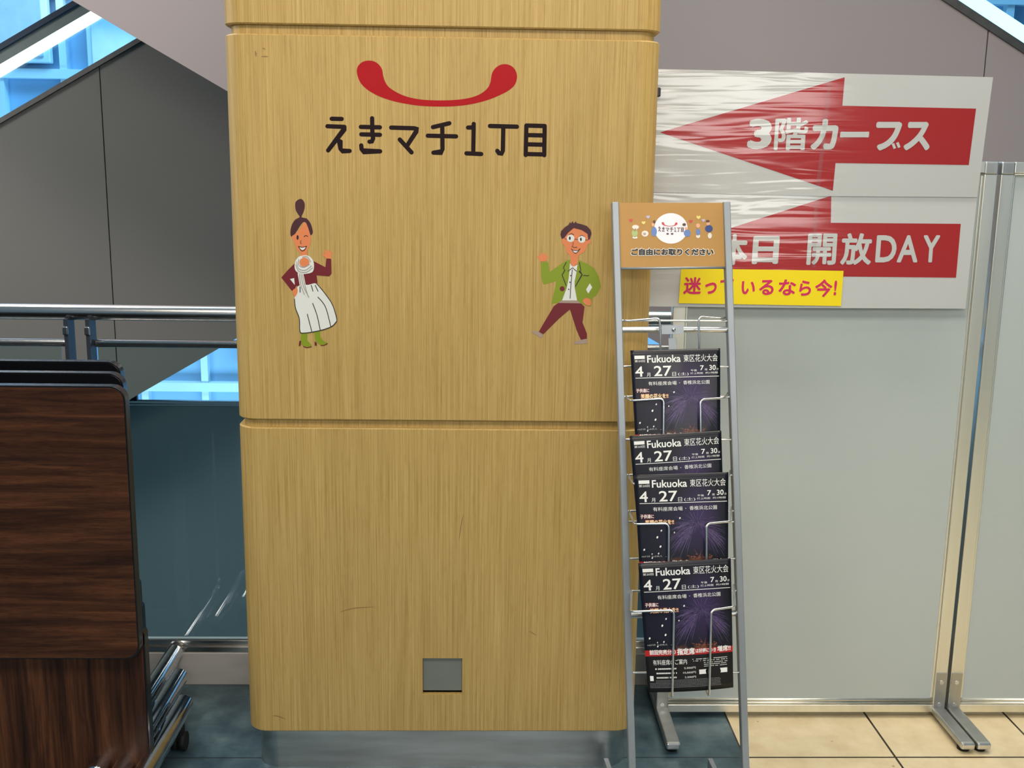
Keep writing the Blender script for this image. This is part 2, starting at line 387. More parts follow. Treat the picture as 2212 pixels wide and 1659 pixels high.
obj('plinth', rprism(MB(), PXL+.02, PXR-.02, PY+.03, PY+PD-.03, PR, 0, .124), STEELD, pil, 'scuffed dull steel plinth', 40)
# recessed cover plate
cut = obj('cutter', MB().box(-.155, -.050, PY-.05, PY+.014, .230, .334), None)
core = [o for o in pil.children if o.name.startswith('core')][0]
md = lp.modifiers.new('recess', 'BOOLEAN'); md.object = cut; md.operation = 'DIFFERENCE'; md.solver = 'EXACT'
bpy.context.view_layer.update()
me = bpy.data.meshes.new_from_object(lp.evaluated_get(bpy.context.evaluated_depsgraph_get()))
lp.modifiers.clear(); lp.data = me; bpy.data.objects.remove(cut)
obj('cover_plate', MB().box(-.1545, -.0505, PY+.008, PY+.0145, .2375, .3335, .0008), plain('grey_cover', (124, 127, 119), .45, .1), pil, 'small square grey metal cover plate')

def onp(sx, ox, oy, k, Y=PY):                  # artwork drawn in enlarged units, laid flat on the pillar face
    return lambda a, b: P(ox+a/sx, oy+b/sx, Y-.0004*k)
def art(name, mat, parent, draw, label=None):
    mb = MB(); draw(mb); return obj(name, mb, mat, parent, label)
RED = plain('red_vinyl', (172, 14, 24), .45, var=.03, spec=.15); BLK = plain('black_vinyl', (32, 17, 19), .5, var=.05, spec=.12)
# smile mark
mpL = onp(4.096, 680, 110, 1)
sm = [(372,190),(380,140),(410,105),(450,88),(490,86),(535,97),(575,130),(597,170),(604,215),(618,262),(648,312),(700,352),(770,388),(850,414),(950,431),(1060,437),(1170,437),(1280,430),(1380,413),(1450,388),(1502,355),(1538,315),(1555,270),(1562,225),(1572,190),(1598,152),(1640,124),(1685,117),(1730,128),(1768,160),(1788,210),(1785,262),(1762,310),(1715,350),(1650,385),(1560,424),(1450,457),(1330,480),(1200,491),(1080,492),(950,487),(830,472),(710,448),(600,414),(510,372),(440,322),(395,265)]
art('smile_logo', RED, pil, lambda mb: shape(mb, smooth_closed(sm, 4), mpL), 'red smile shaped logo')
def lettering(mb, mp=None, w=38):
    mp = mp or mpL
    st = [[(150,600),(238,602)], [(112,666),(262,672)], [(262,672),(262,690),(118,880)], [(205,790),(222,800),(228,868),(245,885),(308,885)],
          [(507,596),(510,740)], [(408,672),(576,676)], [(412,738),(576,742)], [(510,740),(516,775),(505,800),(484,803)], [(411,836),(414,868),(430,888),(578,888)],
          [(676,678),(880,684)], [(880,684),(900,690),(898,712),(818,836)], [(752,784),(856,898)],
          [(1046,674),(1190,640)], [(1000,750),(1250,756)], [(1128,668),(1130,870),(1118,896),(1050,900)],
          [(1356,678),(1404,676)], [(1406,646),(1402,900)], [(1342,906),(1472,912)],
          [(1550,664),(1788,670)], [(1668,672),(1664,885),(1652,908),(1630,905),(1615,884)],
          [(1872,660),(1866,920)], [(1872,660),(2034,664)], [(2034,664),(2030,922)], [(1870,744),(2030,748)], [(1868,826),(2030,830)], [(1868,912),(2028,916)]]
    for s_ in st: stroke(mb, s_, w, mp)
art('logo_lettering', BLK, pil, lettering, 'dark brown Japanese lettering under the smile')

SKIN = plain('sticker_skin', (226, 132, 82), .4, var=.03); HAIR = plain('sticker_hair', (70, 26, 34), .4, var=.05)
WINE = plain('sticker_wine', (112, 24, 34), .4, var=.04); WHT = plain('sticker_white', (226, 228, 222), .4, var=.02)
LIME = plain('sticker_green', (132, 150, 26), .4, var=.05); INK = plain('sticker_ink', (34, 30, 32), .4); TAUP = plain('sticker_taupe', (168, 146, 132), .4)
GREY = plain('sticker_grey_line', (160, 152, 148), .4); TAN = plain('sticker_scarf_end', (186, 172, 152), .4)
# woman sticker (units of the enlarged view)
def W_(k): return onp(4.7375, 590, 420, k)
wm = art('woman_sticker', HAIR, pil, lambda mb: (
    shape(mb, smooth_closed([(275,46),(305,58),(323,95),(322,140),(310,185),(292,222),(298,236),(345,248),(385,300),(405,370),(402,402),(380,412),(340,300),(300,290),(230,395),(188,434),(176,390),(188,320),(222,262),(262,238),(270,225),(238,175),(226,125),(232,75)], 4), W_(1))), 'sticker of a winking woman with a hair bun, wine top and white skirt')
art('face', SKIN, wm, lambda mb: (
    shape(mb, smooth_closed([(325,285),(350,320),(378,405),(388,440),(378,510),(348,580),(345,640),(280,640),(278,600),(240,560),(212,480),(190,432),(240,395),(290,330)], 4), W_(2)),
    disc(mb, 320, 695, 52, 48, W_(5))), 'orange skin face and neck')
art('hand', SKIN, wm, lambda mb: (
    shape(mb, smooth_closed([(545,662),(530,640),(505,622),(512,604),(532,606),(524,580),(540,570),(556,592),(558,570),(574,570),(578,594),(590,582),(604,596),(596,630),(590,662)], 3), W_(2))))
art('hand', SKIN, wm, lambda mb: (shape(mb, smooth_closed([(205,975),(245,960),(250,1000),(225,1045),(200,1010)], 3), W_(4))))
art('eye', INK, wm, lambda mb: disc(mb, 250, 440, 11, 24, W_(3)))
art('face_lines', INK, wm, lambda mb: (stroke(mb, smooth_open([(318,432),(335,420),(354,430)]), 7, W_(3)), stroke(mb, smooth_open([(285,470),(280,498),(290,502)]), 5, W_(3)),
    stroke(mb, smooth_open([(258,532),(290,575),(320,568),(342,530)]), 7, W_(4)), stroke(mb, [(258,532),(300,540),(342,530)], 6, W_(4))))
art('smile', WHT, wm, lambda mb: shape(mb, smooth_closed([(270,542),(300,546),(332,540),(318,562),(290,566)], 3), W_(3)))
art('top', WINE, wm, lambda mb: (
    shape(mb, [(225,700),(150,775),(84,850),(190,985),(215,985),(235,935),(270,940),(440,915),(455,905),(445,828),(575,838),(598,810),(594,660),(545,655),(535,745),(420,685)], W_(2)),), 'wine red cropped top')
art('sleeve_gap', WHT, wm, lambda mb: shape(mb, [(172,866),(215,856),(222,928)], W_(3)))
art('skirt', WHT, wm, lambda mb: shape(mb, smooth_closed([(255,938),(360,925),(445,912),(520,1000),(605,1125),(650,1270),(640,1310),(590,1355),(480,1392),(320,1418),(275,1400),(268,1270),(230,1165),(218,1070)], 3), W_(3)), 'white pleated skirt')
art('skirt_lines', INK, wm, lambda mb: [stroke(mb, smooth_open(q), 8, W_(4)) for q in
    ([(445,912),(520,1000),(605,1125),(650,1270),(640,1310),(590,1355),(480,1392),(320,1418),(275,1400),(268,1270),(230,1165),(218,1070)], [(405,1115),(450,1240),(482,1390)], [(458,1050),(535,1150),(590,1350)], [(350,1225),(395,1400)], [(276,945),(276,1000)], [(390,930),(408,990)], [(430,930),(460,990)])])
art('scarf', WHT, wm, lambda mb: (
    shape(mb, smooth_closed([(280,630),(350,625),(400,660),(418,720),(405,790),(340,812),(270,810),(225,770),(222,700),(245,655)], 4), W_(4)),
    shape(mb, [(250,805),(310,815),(335,930),(378,1055),(345,1045),(300,1010),(272,930)], W_(4))), 'white scarf')
art('scarf_lines', GREY, wm, lambda mb: (
    [stroke(mb, smooth_open(q), 7, W_(6)) for q in ([(240,690),(262,760),(330,775),(392,730)], [(232,720),(262,785),(340,795),(402,750)], [(262,665),(262,720),(310,745),(372,715)], [(300,640),(352,640),(385,690)], [(285,820),(310,940),(365,1050)], [(268,815),(285,930),(320,1020)], [(300,820),(325,930),(350,1020)])]))
art('boot', LIME, wm, lambda mb: (shape(mb, [(288,1425),(352,1415),(348,1490),(395,1545),(390,1560),(340,1568),(305,1545),(280,1530),(278,1500)], W_(2))))
art('boot', LIME, wm, lambda mb: (shape(mb, [(420,1408),(480,1395),(485,1460),(515,1500),(558,1520),(545,1538),(490,1545),(455,1520),(430,1490)], W_(2))))
art('heel', WINE, wm, lambda mb: (shape(mb, [(268,1500),(288,1498),(280,1548),(262,1552)], W_(3)), stroke(mb, [(310,1556),(345,1568),(392,1558)], 8, W_(3))))
art('heel', WINE, wm, lambda mb: (shape(mb, [(425,1500),(445,1520),(448,1548),(425,1545)], W_(3)), stroke(mb, [(490,1545),(520,1543),(556,1526)], 8, W_(3))))
# man sticker
def M_(k): return onp(5.5316, 1130, 460, k)
mn = art('man_sticker', LIME, pil, lambda mb: shape(mb, [(540,562),(480,590),(320,705),(298,580),(210,590),(218,760),(232,830),(248,856),(390,815),(385,880),(335,1085),(400,1078),(470,1040),(640,1045),(690,1090),(810,1118),(822,1020),(880,980),(930,880),(905,760),(850,660),(770,610),(660,560)], M_(1)), 'sticker of a man in glasses, green jacket and wine trousers')
art('face', SKIN, mn, lambda mb: (
    shape(mb, smooth_closed([(480,300),(520,240),(600,180),(700,200),(775,260),(790,310),(815,325),(795,365),(765,385),(735,460),(660,510),(655,600),(600,640),(565,600),(568,520),(520,470),(495,390),(470,370),(465,320)], 4), M_(2))), 'orange skin face and neck')
art('hand', SKIN, mn, lambda mb: (
    shape(mb, smooth_closed([(205,580),(190,545),(165,520),(178,508),(200,518),(212,482),(228,480),(240,508),(256,478),(270,486),(268,512),(290,505),(298,520),(285,552),(278,572)], 3), M_(2))))
art('hand', SKIN, mn, lambda mb: (shape(mb, smooth_closed([(712,1052),(740,1020),(790,1022),(812,1060),(800,1105),(750,1098)], 3), M_(3))))
art('hair', HAIR, mn, lambda mb: shape(mb, [(462,310),(445,260),(455,215),(500,170),(545,140),(560,108),(572,125),(590,98),(606,125),(630,100),(640,122),(700,135),(760,155),(805,200),(818,245),(795,318),(778,320),(770,250),(700,205),(605,180),(540,235),(490,300)], M_(3)), 'dark spiky hair')
art('glasses', WHT, mn, lambda mb: (disc(mb, 567, 303, 46, 44, M_(3)), disc(mb, 700, 315, 44, 42, M_(3)), shape(mb, smooth_closed([(585,448),(620,452),(668,440),(650,468),(615,472)], 3), M_(3))), 'white spectacle lenses and smile')
art('face_lines', INK, mn, lambda mb: (disc(mb, 558, 302, 11, 20, M_(4)), disc(mb, 690, 315, 11, 20, M_(4)),
    [stroke(mb, smooth_open(q), 6, M_(4)) for q in ([(548,262),(580,246),(606,262)], [(675,280),(705,268),(728,282)], [(575,425),(600,445),(650,450),(682,425)], [(580,430),(610,475),(640,475),(680,430)], [(582,398),(610,412),(645,408)])],
    [stroke(mb, q, 5, M_(4)) for q in ([(498,308),(522,312)], [(614,312),(656,316)], [(744,322),(776,322)], [(600,350),(592,395)])]))
art('shirt', WHT, mn, lambda mb: shape(mb, [(560,600),(600,640),(650,605),(640,700),(615,820),(618,900),(645,1045),(465,1045),(520,900),(545,780)], M_(2)), 'white shirt')
art('jacket_lines', INK, mn, lambda mb: [stroke(mb, q, 8, M_(3)) for q in ([(515,590),(480,655),(500,685),(466,740),(515,870)], [(672,590),(690,685),(672,695),(705,735),(622,880)], [(538,695),(592,655),(636,695)], [(588,680),(572,840),(562,1020)], [(720,750),(740,744),(760,752),(785,746)])])
art('buttons', WINE, mn, lambda mb: (disc(mb, 467, 905, 29, 29, M_(3)), [disc(mb, x, y, 8, 8, M_(4)) for x, y in ((568,748), (560,828), (545,912))]))
art('pocket_square', WHT, mn, lambda mb: shape(mb, [(797,840),(826,890),(778,965),(752,915)], M_(3)))
art('belt', TAUP, mn, lambda mb: shape(mb, [(455,1045),(645,1045),(690,1080),(420,1075)], M_(2)))
art('trousers', WINE, mn, lambda mb: shape(mb, [(420,1075),(690,1080),(735,1120),(710,1310),(762,1440),(762,1500),(690,1515),(640,1400),(560,1150),(430,1260),(240,1450),(188,1420),(250,1310),(370,1110)], M_(3)), 'wine red trousers')
art('shoe', TAUP, mn, lambda mb: (shape(mb, smooth_closed([(188,1420),(238,1448),(215,1492),(160,1460),(105,1425),(115,1408),(155,1415)], 3), M_(2))))
art('shoe', TAUP, mn, lambda mb: (shape(mb, [(685,1515),(762,1505),(768,1545),(760,1560),(605,1568),(608,1545)], M_(2))))
SCUF = plain('scuff', (142, 112, 66), .6)
for q, w in (([(735,1322),(765,1314),(810,1311)], 1.6), ([(992,1165),(996,1135),(1001,1112)], 1.6), ([(590,1546),(600,1547),(616,1553)], 1.8), ([(552,112),(553,120)], 4), ([(568,104),(572,106)], 2.4), ([(566,122),(578,122)], 2.4), ([(1143,1363),(1158,1372)], 1.4)):
    art('scuff_mark', SCUF, pil, lambda mb: stroke(mb, smooth_open(q), w, lambda a, b: P(a, b, PY-.0003), True, True))

# ---------------------------------------------------------------- glass railing behind the pillar
YR = 3.196
ra = thing('glass_railing', 'stainless handrail over clear glass panels on a marble kerb', 'railing', (.5, YR, .106))
obj('handrail', MB().cyl((-4, YR, 1.178), (5, YR, 1.172), .0235, 32), STEEL, ra, 'round stainless top rail', 40)
for x0, x1 in ((-4, -1.250), (-1.168, 5)):
    ml = obj('middle_rail', MB().box(x0, x1, YR-.014, YR+.014, 1.072, 1.094, .006, 3), STEEL, ra, None, 40)
    obj('glass_panel', MB().box(x0+.012, x1-.012, YR-.024, YR-.016, .135, 1.076), GLS, ra)
    ch_ = MB(); ch_.box(x0, x1, 3.15, 3.166, .106, .126, .002); ch_.box(x0, x1, 3.158, 3.172, .126, .134, .001); ch_.box(x0, x1, 3.154, 3.168, .134, .146, .002)
    obj('bottom_channel', ch_, STEEL, ra)
POSTM = plain('blue_grey_post', (50, 60, 72), .45, .2)
for xp in (-1.240, -1.176):
    po = obj('post', MB().box(xp-.006, xp+.006, YR-.035, YR+.02, .106, 1.16, .001), POSTM, ra)
    obj('bolt', MB().box(xp-.008, xp+.008, YR-.042, YR-.034, 1.112, 1.138, .003), STEEL, po)

# ---------------------------------------------------------------- far side: escalators, parapet, daylit facade
def band(mb, x0, x1, zl, sl, zl2, y0, y1):      # sloped strip between two parallel lines z = zl + sl*x and z = zl2 + sl*x
    mb.prism([Vector((x0, y0, zl+sl*x0)), Vector((x1, y0, zl+sl*x1)), Vector((x1, y0, zl2+sl*x1)), Vector((x0, y0, zl2+sl*x0))], (0, y1-y0, 0)); return mb
sf = .563; zt = 2.05+sf*2.245; zb = .5+.575*1.696   # far one, climbing to the right
es = thing('escalator', 'shade-darkened grey clad escalator rising to the right behind the railing', 'escalator', (-2, 6.4, .2))
for a, b in ((-5.2, -3.883), (-3.877, -2.082), (-2.076, -.28), (-.274, 1.5)):
    band_ = MB(); sl = sf
    band_.prism([Vector((a, 6, zt+sl*a)), Vector((b, 6, zt+sl*b)), Vector((b, 6, zb+.58*b)), Vector((a, 6, zb+.58*a))], (0, .05, 0)); obj('cladding_panel', band_, CLADF, es)
obj('carcass', MB().prism([Vector((-5.2, 6.06, zt-.05-sf*5.2)), Vector((1.5, 6.06, zt-.05+sf*1.5)), Vector((1.5, 6.06, zb+.04+.58*1.5)), Vector((-5.2, 6.06, zb+.04-.58*5.2))], (0, .9, 0)), SEAM, es)
obj('deck_trim', band(MB(), -5.2, 1.5, zt-.01, sf, zt+.018, 5.98, 6.06), TRIM, es)
obj('balustrade_glass', band(MB(), -5.2, 1.5, zt+.018, sf, zt+.365, 6.02, 6.032), GLB, es)
obj('light_strip', band(MB(), -5.2, 1.5, zt+.228, sf, zt+.292, 6.005, 6.012), LED, es, 'glowing white strip under the handrail')
obj('light_housing', band(MB(), -5.2, 1.5, zt+.293, sf, zt+.355, 6.005, 6.02), plain('grey_housing', (120, 132, 130), .5), es)
obj('handrail', band(MB(), -5.2, 1.5, zt+.358, sf, zt+.390, 5.99, 6.03), HAND, es)
sn = -.566; za = 2.136+sn*1.5; zc = 2.283-sn*2.254  # near one, falling to the right
en = thing('escalator', 'paler mauve grey clad escalator descending to the right behind pillar and signs', 'escalator', (.5, 5.4, .2))
for a, b in ((-5, -3.003), (-2.997, 2.2755), (2.2815, 5)):
    obj('cladding_panel', band(MB(), a, b, za, sn, zc, 5.0, 5.04), CLADN, en)
obj('carcass', band(MB(), -5, 5, za+.03, sn, zc-.02, 5.05, 5.85), SEAM, en)
obj('deck_trim', band(MB(), -5, 5, zc-.004, sn, zc+.036, 4.985, 5.07), TRIM, en)
obj('balustrade_glass', band(MB(), -5, 5, zc+.036, sn, zc+.75, 5.03, 5.042), GLB, en)
obj('light_strip', band(MB(), -5, 5, zc+.050, sn, zc+.140, 5.06, 5.066), LED, en, 'glowing white strip along the balustrade')
obj('handrail', band(MB(), -5, 5, zc+.75, sn, zc+.80, 5.0, 5.07), HAND, en)
# fascia across the void
q0 = P(400, 876, 6.4)
fa = MB(); fa.box(-6, 6, 6.4, 6.43, -3, q0.z)
struct(obj('wall_back', fa, TEAL))
struct(obj('trim_2', MB().box(-6, 6, 6.39, 6.425, q0.z, q0.z+.010, .002).box(-6, 6, 6.39, 6.425, q0.z+.022, q0.z+.030, .002).box(-6, 6, 6.40, 6.42, q0.z+.008, q0.z+.024), STEEL))
q1 = P(287, 860, 6.42)
# daylit facade opposite
fc = MB(); fc.box(-9, 9, 11, 11.3, -4, 6)
struct(obj('wall_far', fc, FACD))
fr = MB()
random.seed(3)
for i in range(26):
    x = -8.5+i*.62; fr.box(x, x+.07, 10.9, 11.05, -4, 6)
for z in (-1.2, -.66, .9, 1.9, 2.45, 3.3, 4.4): fr.box(-9, 9, 10.88, 11.04, z, z+.09)
struct(obj('trim_3', fr, FAC))
for i, (x, z, w, h) in enumerate(((-4.55, 2.65, .55, .9), (-3.55, 2.3, .5, .8), (-3.9, 3.5, .6, .7), (-2.9, 2.75, .5, .7), (-2.35, .0, .5, .6))):
    o = obj('window_%d' % (i+1), MB().box(x-w/2-.06, x+w/2+.06, 10.82, 10.9, z-.06, z+h+.06, .01), FAC); struct(o)
    obj('pane', MB().box(x-w/2, x+w/2, 10.80, 10.83, z, z+h), plain('window_pane', (150, 190, 225), .1), o)
mu = MB(); mu.box(q1.x-.02, q1.x+.02, 6.432, 6.46, q0.z-.1, q0.z+1.0)
mu.box(-.82, -.80, 6.432, 6.46, q0.z-.1, q0.z+1.0)
struct(obj('trim_4', mu, POSTM))

# ---------------------------------------------------------------- nested flip-top tables at left
TX, TY = -.838, 2.459          # right edge and face of the front table top
def table():
    t = thing('folding_table', 'frontmost of three nested dark walnut flip-top tables, its whole top in view', 'table', (TX-.6, TY+.1, 0), 'nested flip-top tables at the railing')
    def slab(x0, x1, z0, z1, r, y0, y1):
        pts = []
        for cx, cz, a0 in ((x1-r, z1-r, 0), (x0+r, z1-r, 90), (x0+r, z0+r, 180), (x1-r, z0+r, 270)):
            for k in range(7):
                a = math.radians(a0+90*k/6); pts.append(Vector((cx+r*math.cos(a), y0, cz+r*math.sin(a))))
        return MB().prism(pts, (0, y1-y0, 0)), pts
    x0, x1, z0, z1 = TX-1.2, TX, .415, 1.10
    top, _ = slab(x0+.004, x1-.004, z0+.004, z1-.004, .032, TY, TY+.02)
    tp = obj('table_top', top, WAL, t)
    band_, outline = slab(x0, x1, z0, z1, .035, TY+.002, TY+.03)
    o = obj('edge_band', band_, EDGE, tp, 'glossy black edge', None)
    bv = o.modifiers.new('round', 'BEVEL'); bv.width = .006; bv.segments = 3; bv.limit_method = 'ANGLE'
    bd, _ = slab(x0+.01, x1-.004, .10, .47, .01, TY+.034, TY+.052)
    mp_ = obj('modesty_panel', bd, WALV, t)
    be, _ = slab(x0+.008, x1+.001, .098, .472, .01, TY+.038, TY+.066)
    obj('edge_band', be, EDGE, mp_, 'black edge')
    for xl in (TX-.005, TX-1.15):
        b = MB(); zc_ = .112; r = .026
        b.tube([(xl, TY-.34, zc_), (xl, TY+.355, zc_)], r, 24)
        b.ball((xl, TY+.355, zc_), r, .008, r); b.ball((xl, TY-.34, zc_), r, .010, r)
        bt = obj('base_tube', b, CHROME, t, None, 40)
        ub = MB(); ub.box(xl-.016, xl+.016, TY-.25, TY+.33, .080, .098, .003); ub.tube([(xl-.028, TY+.08, .102), (xl-.028, TY+.345, .102)], .004, 8)
        obj('under_bar', ub, CHROME, bt)
        c = MB(); c.box(xl-.024, xl+.024, TY+.13, TY+.18, .07, .72, .006)
        if xl < TX-1: obj('column', c, CHROME, t)
        else:
            c = MB(); c.box(xl-.075, xl-.03, TY+.10, TY+.14, .07, .72, .006); c.box(xl-.06, xl, TY+.10, TY+.14, .075, .10, .004)
            obj('column', c, CHROME, t)
        for yy in (TY-.29, TY+.30):
            cm = MB()
            for dx in (-.011, .011): cm.cyl((xl+dx-.008, yy, .026), (xl+dx+.008, yy, .026), .026, 24)
            cm.box(xl-.012, xl+.012, yy-.016, yy+.016, .03, .098, .004)
            obj('caster', cm, RUB, t)
    return t
t1 = table()
t2 = copy_tree(t1); t2.location += Vector((-.058, .162, 0)); t2['label'] = 'middle of the three nested dark walnut tables, only its edge showing behind the front one'
t3 = copy_tree(t1); t3.location += Vector((-.118, .324, 0)); t3['label'] = 'rearmost of the three nested dark walnut tables, its black top edge nearest the handrail'

for t in (t2, t3):                     # the two behind turn a black face to us
    for ch in t.children:
        if ch.name.startswith('table_top'):
            ch.data = ch.data.copy(); ch.data.materials[0] = EDGE; ch['label'] = 'black upper face'
# ---------------------------------------------------------------- partition screens
SY = 2.95
def screen(x0, x1):
    s = thing('partition_screen', 'frosted aluminium framed partition screen carrying the red arrow signs', 'screen', ((x0+x1)/2, SY, 0), 'frosted partition screens')
    z0, z1 = .019, 1.65; w = .036; f, b = SY-.015, SY+.015
    obj('panel', MB().box(x0+w-.004, x1-w+.004, SY-.006, SY+.006, z0+.04, z1-.03), FROST, s, 'frosted whitish panel')
    for xa, xb_, inner in ((x0, x0+w, 1), (x1-w, x1, -1)):
        st = MB(); st.box(xa, xb_, f, b, z0, z1-.034, .002)
        xi = xb_ if inner > 0 else xa
        st.box(min(xi, xi+inner*.007), max(xi, xi+inner*.007), f+.005, b-.005, z0+.045, z1-.034, .002)
        obj('stile', st, ALU, s)
        obj('corner_cap', MB().box(xa-.001, xb_+.001, f-.001, b+.001, z1-.034, z1, .004), ALUG, s, 'grey plastic corner cap')
        br = obj('bracket', MB().box(xa+.001, xb_-.001, f-.003, f, z0, .148, .001), BRKT, s)
        for zz in (.118, .046):
            sc = MB(); sc.cyl(((xa+xb_)/2, f-.0055, zz), ((xa+xb_)/2, f-.002, zz), .0062, 20)
            so = obj('screw', sc, WIRE, br)
        xf = (xa+xb_)/2
        ft = MB(); ft.box(xf-.020, xf+.020, SY-.217, SY+.18, .014, .034, .005, 3)
        fo_ = obj('foot', ft, ALUG, s)
        obj('foot_cap', MB().box(xf-.0195, xf+.0195, SY-.222, SY-.205, .0135, .033, .005, 3), WIRE, fo_)
        for yy in (SY-.19, SY+.15): obj('rubber_pad', MB().cyl((xf, yy, 0), (xf, yy, .016), .017, 20), RUB, fo_)
    rl = MB(); rl.box(x0+w, x1-w, f, b, z0, z0+.024, .0015)
    rl.tube([(x0+w, f+.006, z0+.0285), (x1-w, f+.006, z0+.0285)], .0042, 12); rl.tube([(x0+w, f+.008, z0+.037), (x1-w, f+.008, z0+.037)], .0050, 12)
    obj('bottom_rail', rl, ALU, s)
    tr = MB(); tr.box(x0+w, x1-w, f, b, z1-.03, z1, .002); tr.tube([(x0+w, f+.006, z1-.034), (x1-w, f+.006, z1-.034)], .004, 10)
    obj('top_rail', tr, ALU, s)
    return s
s1 = screen(.526, 1.402)
s2 = copy_tree(s1); s2.location += Vector((.886, 0, 0)); s2['label'] = 'bare frosted partition screen at the right edge, next to the signed one'

# ---------------------------------------------------------------- arrow signs
FW = mat_film('laminated_white', (190, 192, 191)); FRD = mat_film('laminated_red', (160, 24, 22)); FY = mat_film('yellow_card', (240, 216, 2), False); MAG = mat_film('magenta_print', (206, 34, 92), False)
def on(Y): return lambda a, b: P(1400+a/2.724, 130+b/2.724, Y)
LP0, LPN = Vector((0, 2.9275, 1.56)), Vector((0, 1, -.062))      # the lower sheet hangs from its top edge, its foot standing off the screen
def onl(off): return lambda a, b: PL(1400+a/2.724, 130+b/2.724, LP0-Vector((0, off, 0)), LPN)
def sheet(name, label, cat, quad, Y, mat, t=.0016):
    q = [(Y if callable(Y) else on(Y))(*p) for p in quad]
    o = obj(name, MB().prism(q, (0, t, 0)), mat); tag(o, label, cat); return o
YS1, YS2, YS3 = 2.924, 2.927, 2.9185
u1 = sheet('arrow_sign', 'upper laminated sign, big red arrow pointing left with 3 and katakana', 'sign', [(-40, 50), (300, 57), (2030, 100), (1937, 806), (1000, 800), (-60, 775)], YS1, FW)
art('red_arrow', FRD, u1, lambda mb: shape(mb, [(70,425),(1157,100),(1143,268),(1930,285),(1887,617),(1103,605),(1087,768)], on(YS1-.0004)))
def sign1(mb):
    o_ = on(YS1-.0008); B = .034
    text(mb, '3', 580, 345, 722, 524, o_, .05, 14); text(mb, '階', 738, 338, 935, 530, o_, .022, 12)
    text(mb, 'カ', 952, 346, 1108, 528, o_, .045, 18); text(mb, 'ー', 1128, 420, 1298, 455, o_, .02, 4)
    text(mb, 'フ', 1325, 362, 1478, 532, o_, .045, 20); text(mb, 'ス', 1500, 362, 1655, 532, o_, .045, 16)
    stroke(mb, [(1440, 490), (1452, 520)], 16, o_, False); stroke(mb, [(1466, 484), (1478, 514)], 16, o_, False)
art('lettering', FW, u1, sign1, 'white lettering on the arrow')
u2 = sheet('arrow_sign', 'lower laminated sign, red arrow half hidden behind the yellow strip, reading DAY', 'sign', [(-50, 780), (1000, 793), (1936, 806), (1868, 1462), (900, 1458), (-60, 1448)], onl(0), FW)
art('red_arrow', FRD, u2, lambda mb: shape(mb, [(60,1125),(1078,797),(1075,957),(1840,963),(1812,1280),(1030,1272),(1015,1440)], onl(.0004)))
def sign2(mb):
    o_ = onl(.0008)
    text(mb, '本', 418, 1022, 580, 1205, o_, .034, 12)
def sign2c(mb):
    o_ = onl(.0008)
    text(mb, '日', 608, 1034, 764, 1200, o_, .04, 12)
def sign2b(mb):
    o_ = onl(.0008)
    text(mb, '開', 930, 1020, 1103, 1205, o_, .026, 12); text(mb, '放', 1128, 1018, 1310, 1205, o_, .03, 12)
def sign2d(mb):
    o_ = onl(.0008)
    text(mb, 'D', 1335, 1030, 1456, 1190, o_, .025, 12); text(mb, 'A', 1462, 1030, 1584, 1190, o_, .025, 12); text(mb, 'Y', 1610, 1030, 1708, 1190, o_, .025, 12)
art('lettering', FW, u2, sign2); art('lettering', FW, u2, sign2c); art('lettering', FW, u2, sign2b); art('lettering', FW, u2, sign2d, 'white capitals DAY')
TAPE = mat_glass('clear_tape', (.97, .97, .97), rough=.3)
art('clear_tape', TAPE, u1, lambda mb: shape(mb, [(1058,128),(1080,120),(1012,745),(988,738)], on(YS1-.0013)))
art('clear_tape', TAPE, u2, lambda mb: shape(mb, [(978,828),(1000,822),(985,1222),(962,1222)], onl(.0013)))
ye = sheet('sign_strip', 'bright yellow paper strip with magenta lettering stuck across the lower arrow sign', 'sign', [(195,1225),(1150,1240),(1135,1447),(180,1430)], onl(.004), FY, .001)
def sign3(mb):
    o_ = onl(.0044)
    for ch, a, t, b, d in (('迷',205,1276,315,1378), ('っ',330,1308,405,1376), ('て',418,1288,502,1376), ('い',545,1300,632,1378), ('る',650,1292,742,1382), ('な',764,1290,872,1384), ('ら',886,1296,962,1386), ('今',978,1290,1086,1394), ('!',1090,1296,1112,1384)):
        text(mb, ch, a, t, b-6, d, o_, .028, 8)
art('lettering', MAG, ye, sign3, 'magenta Japanese lettering')
CLIP = plain('black_clip', (25, 25, 27), .4)
cl = P(1424, 199, 2.916); tag(obj('binder_clip', MB().box(cl.x-.02, cl.x+.004, 2.914, 2.93, cl.z-.012, cl.z+.012, .003), CLIP), 'tiny black clip holding the upper arrow sign beside the pillar', 'clip')
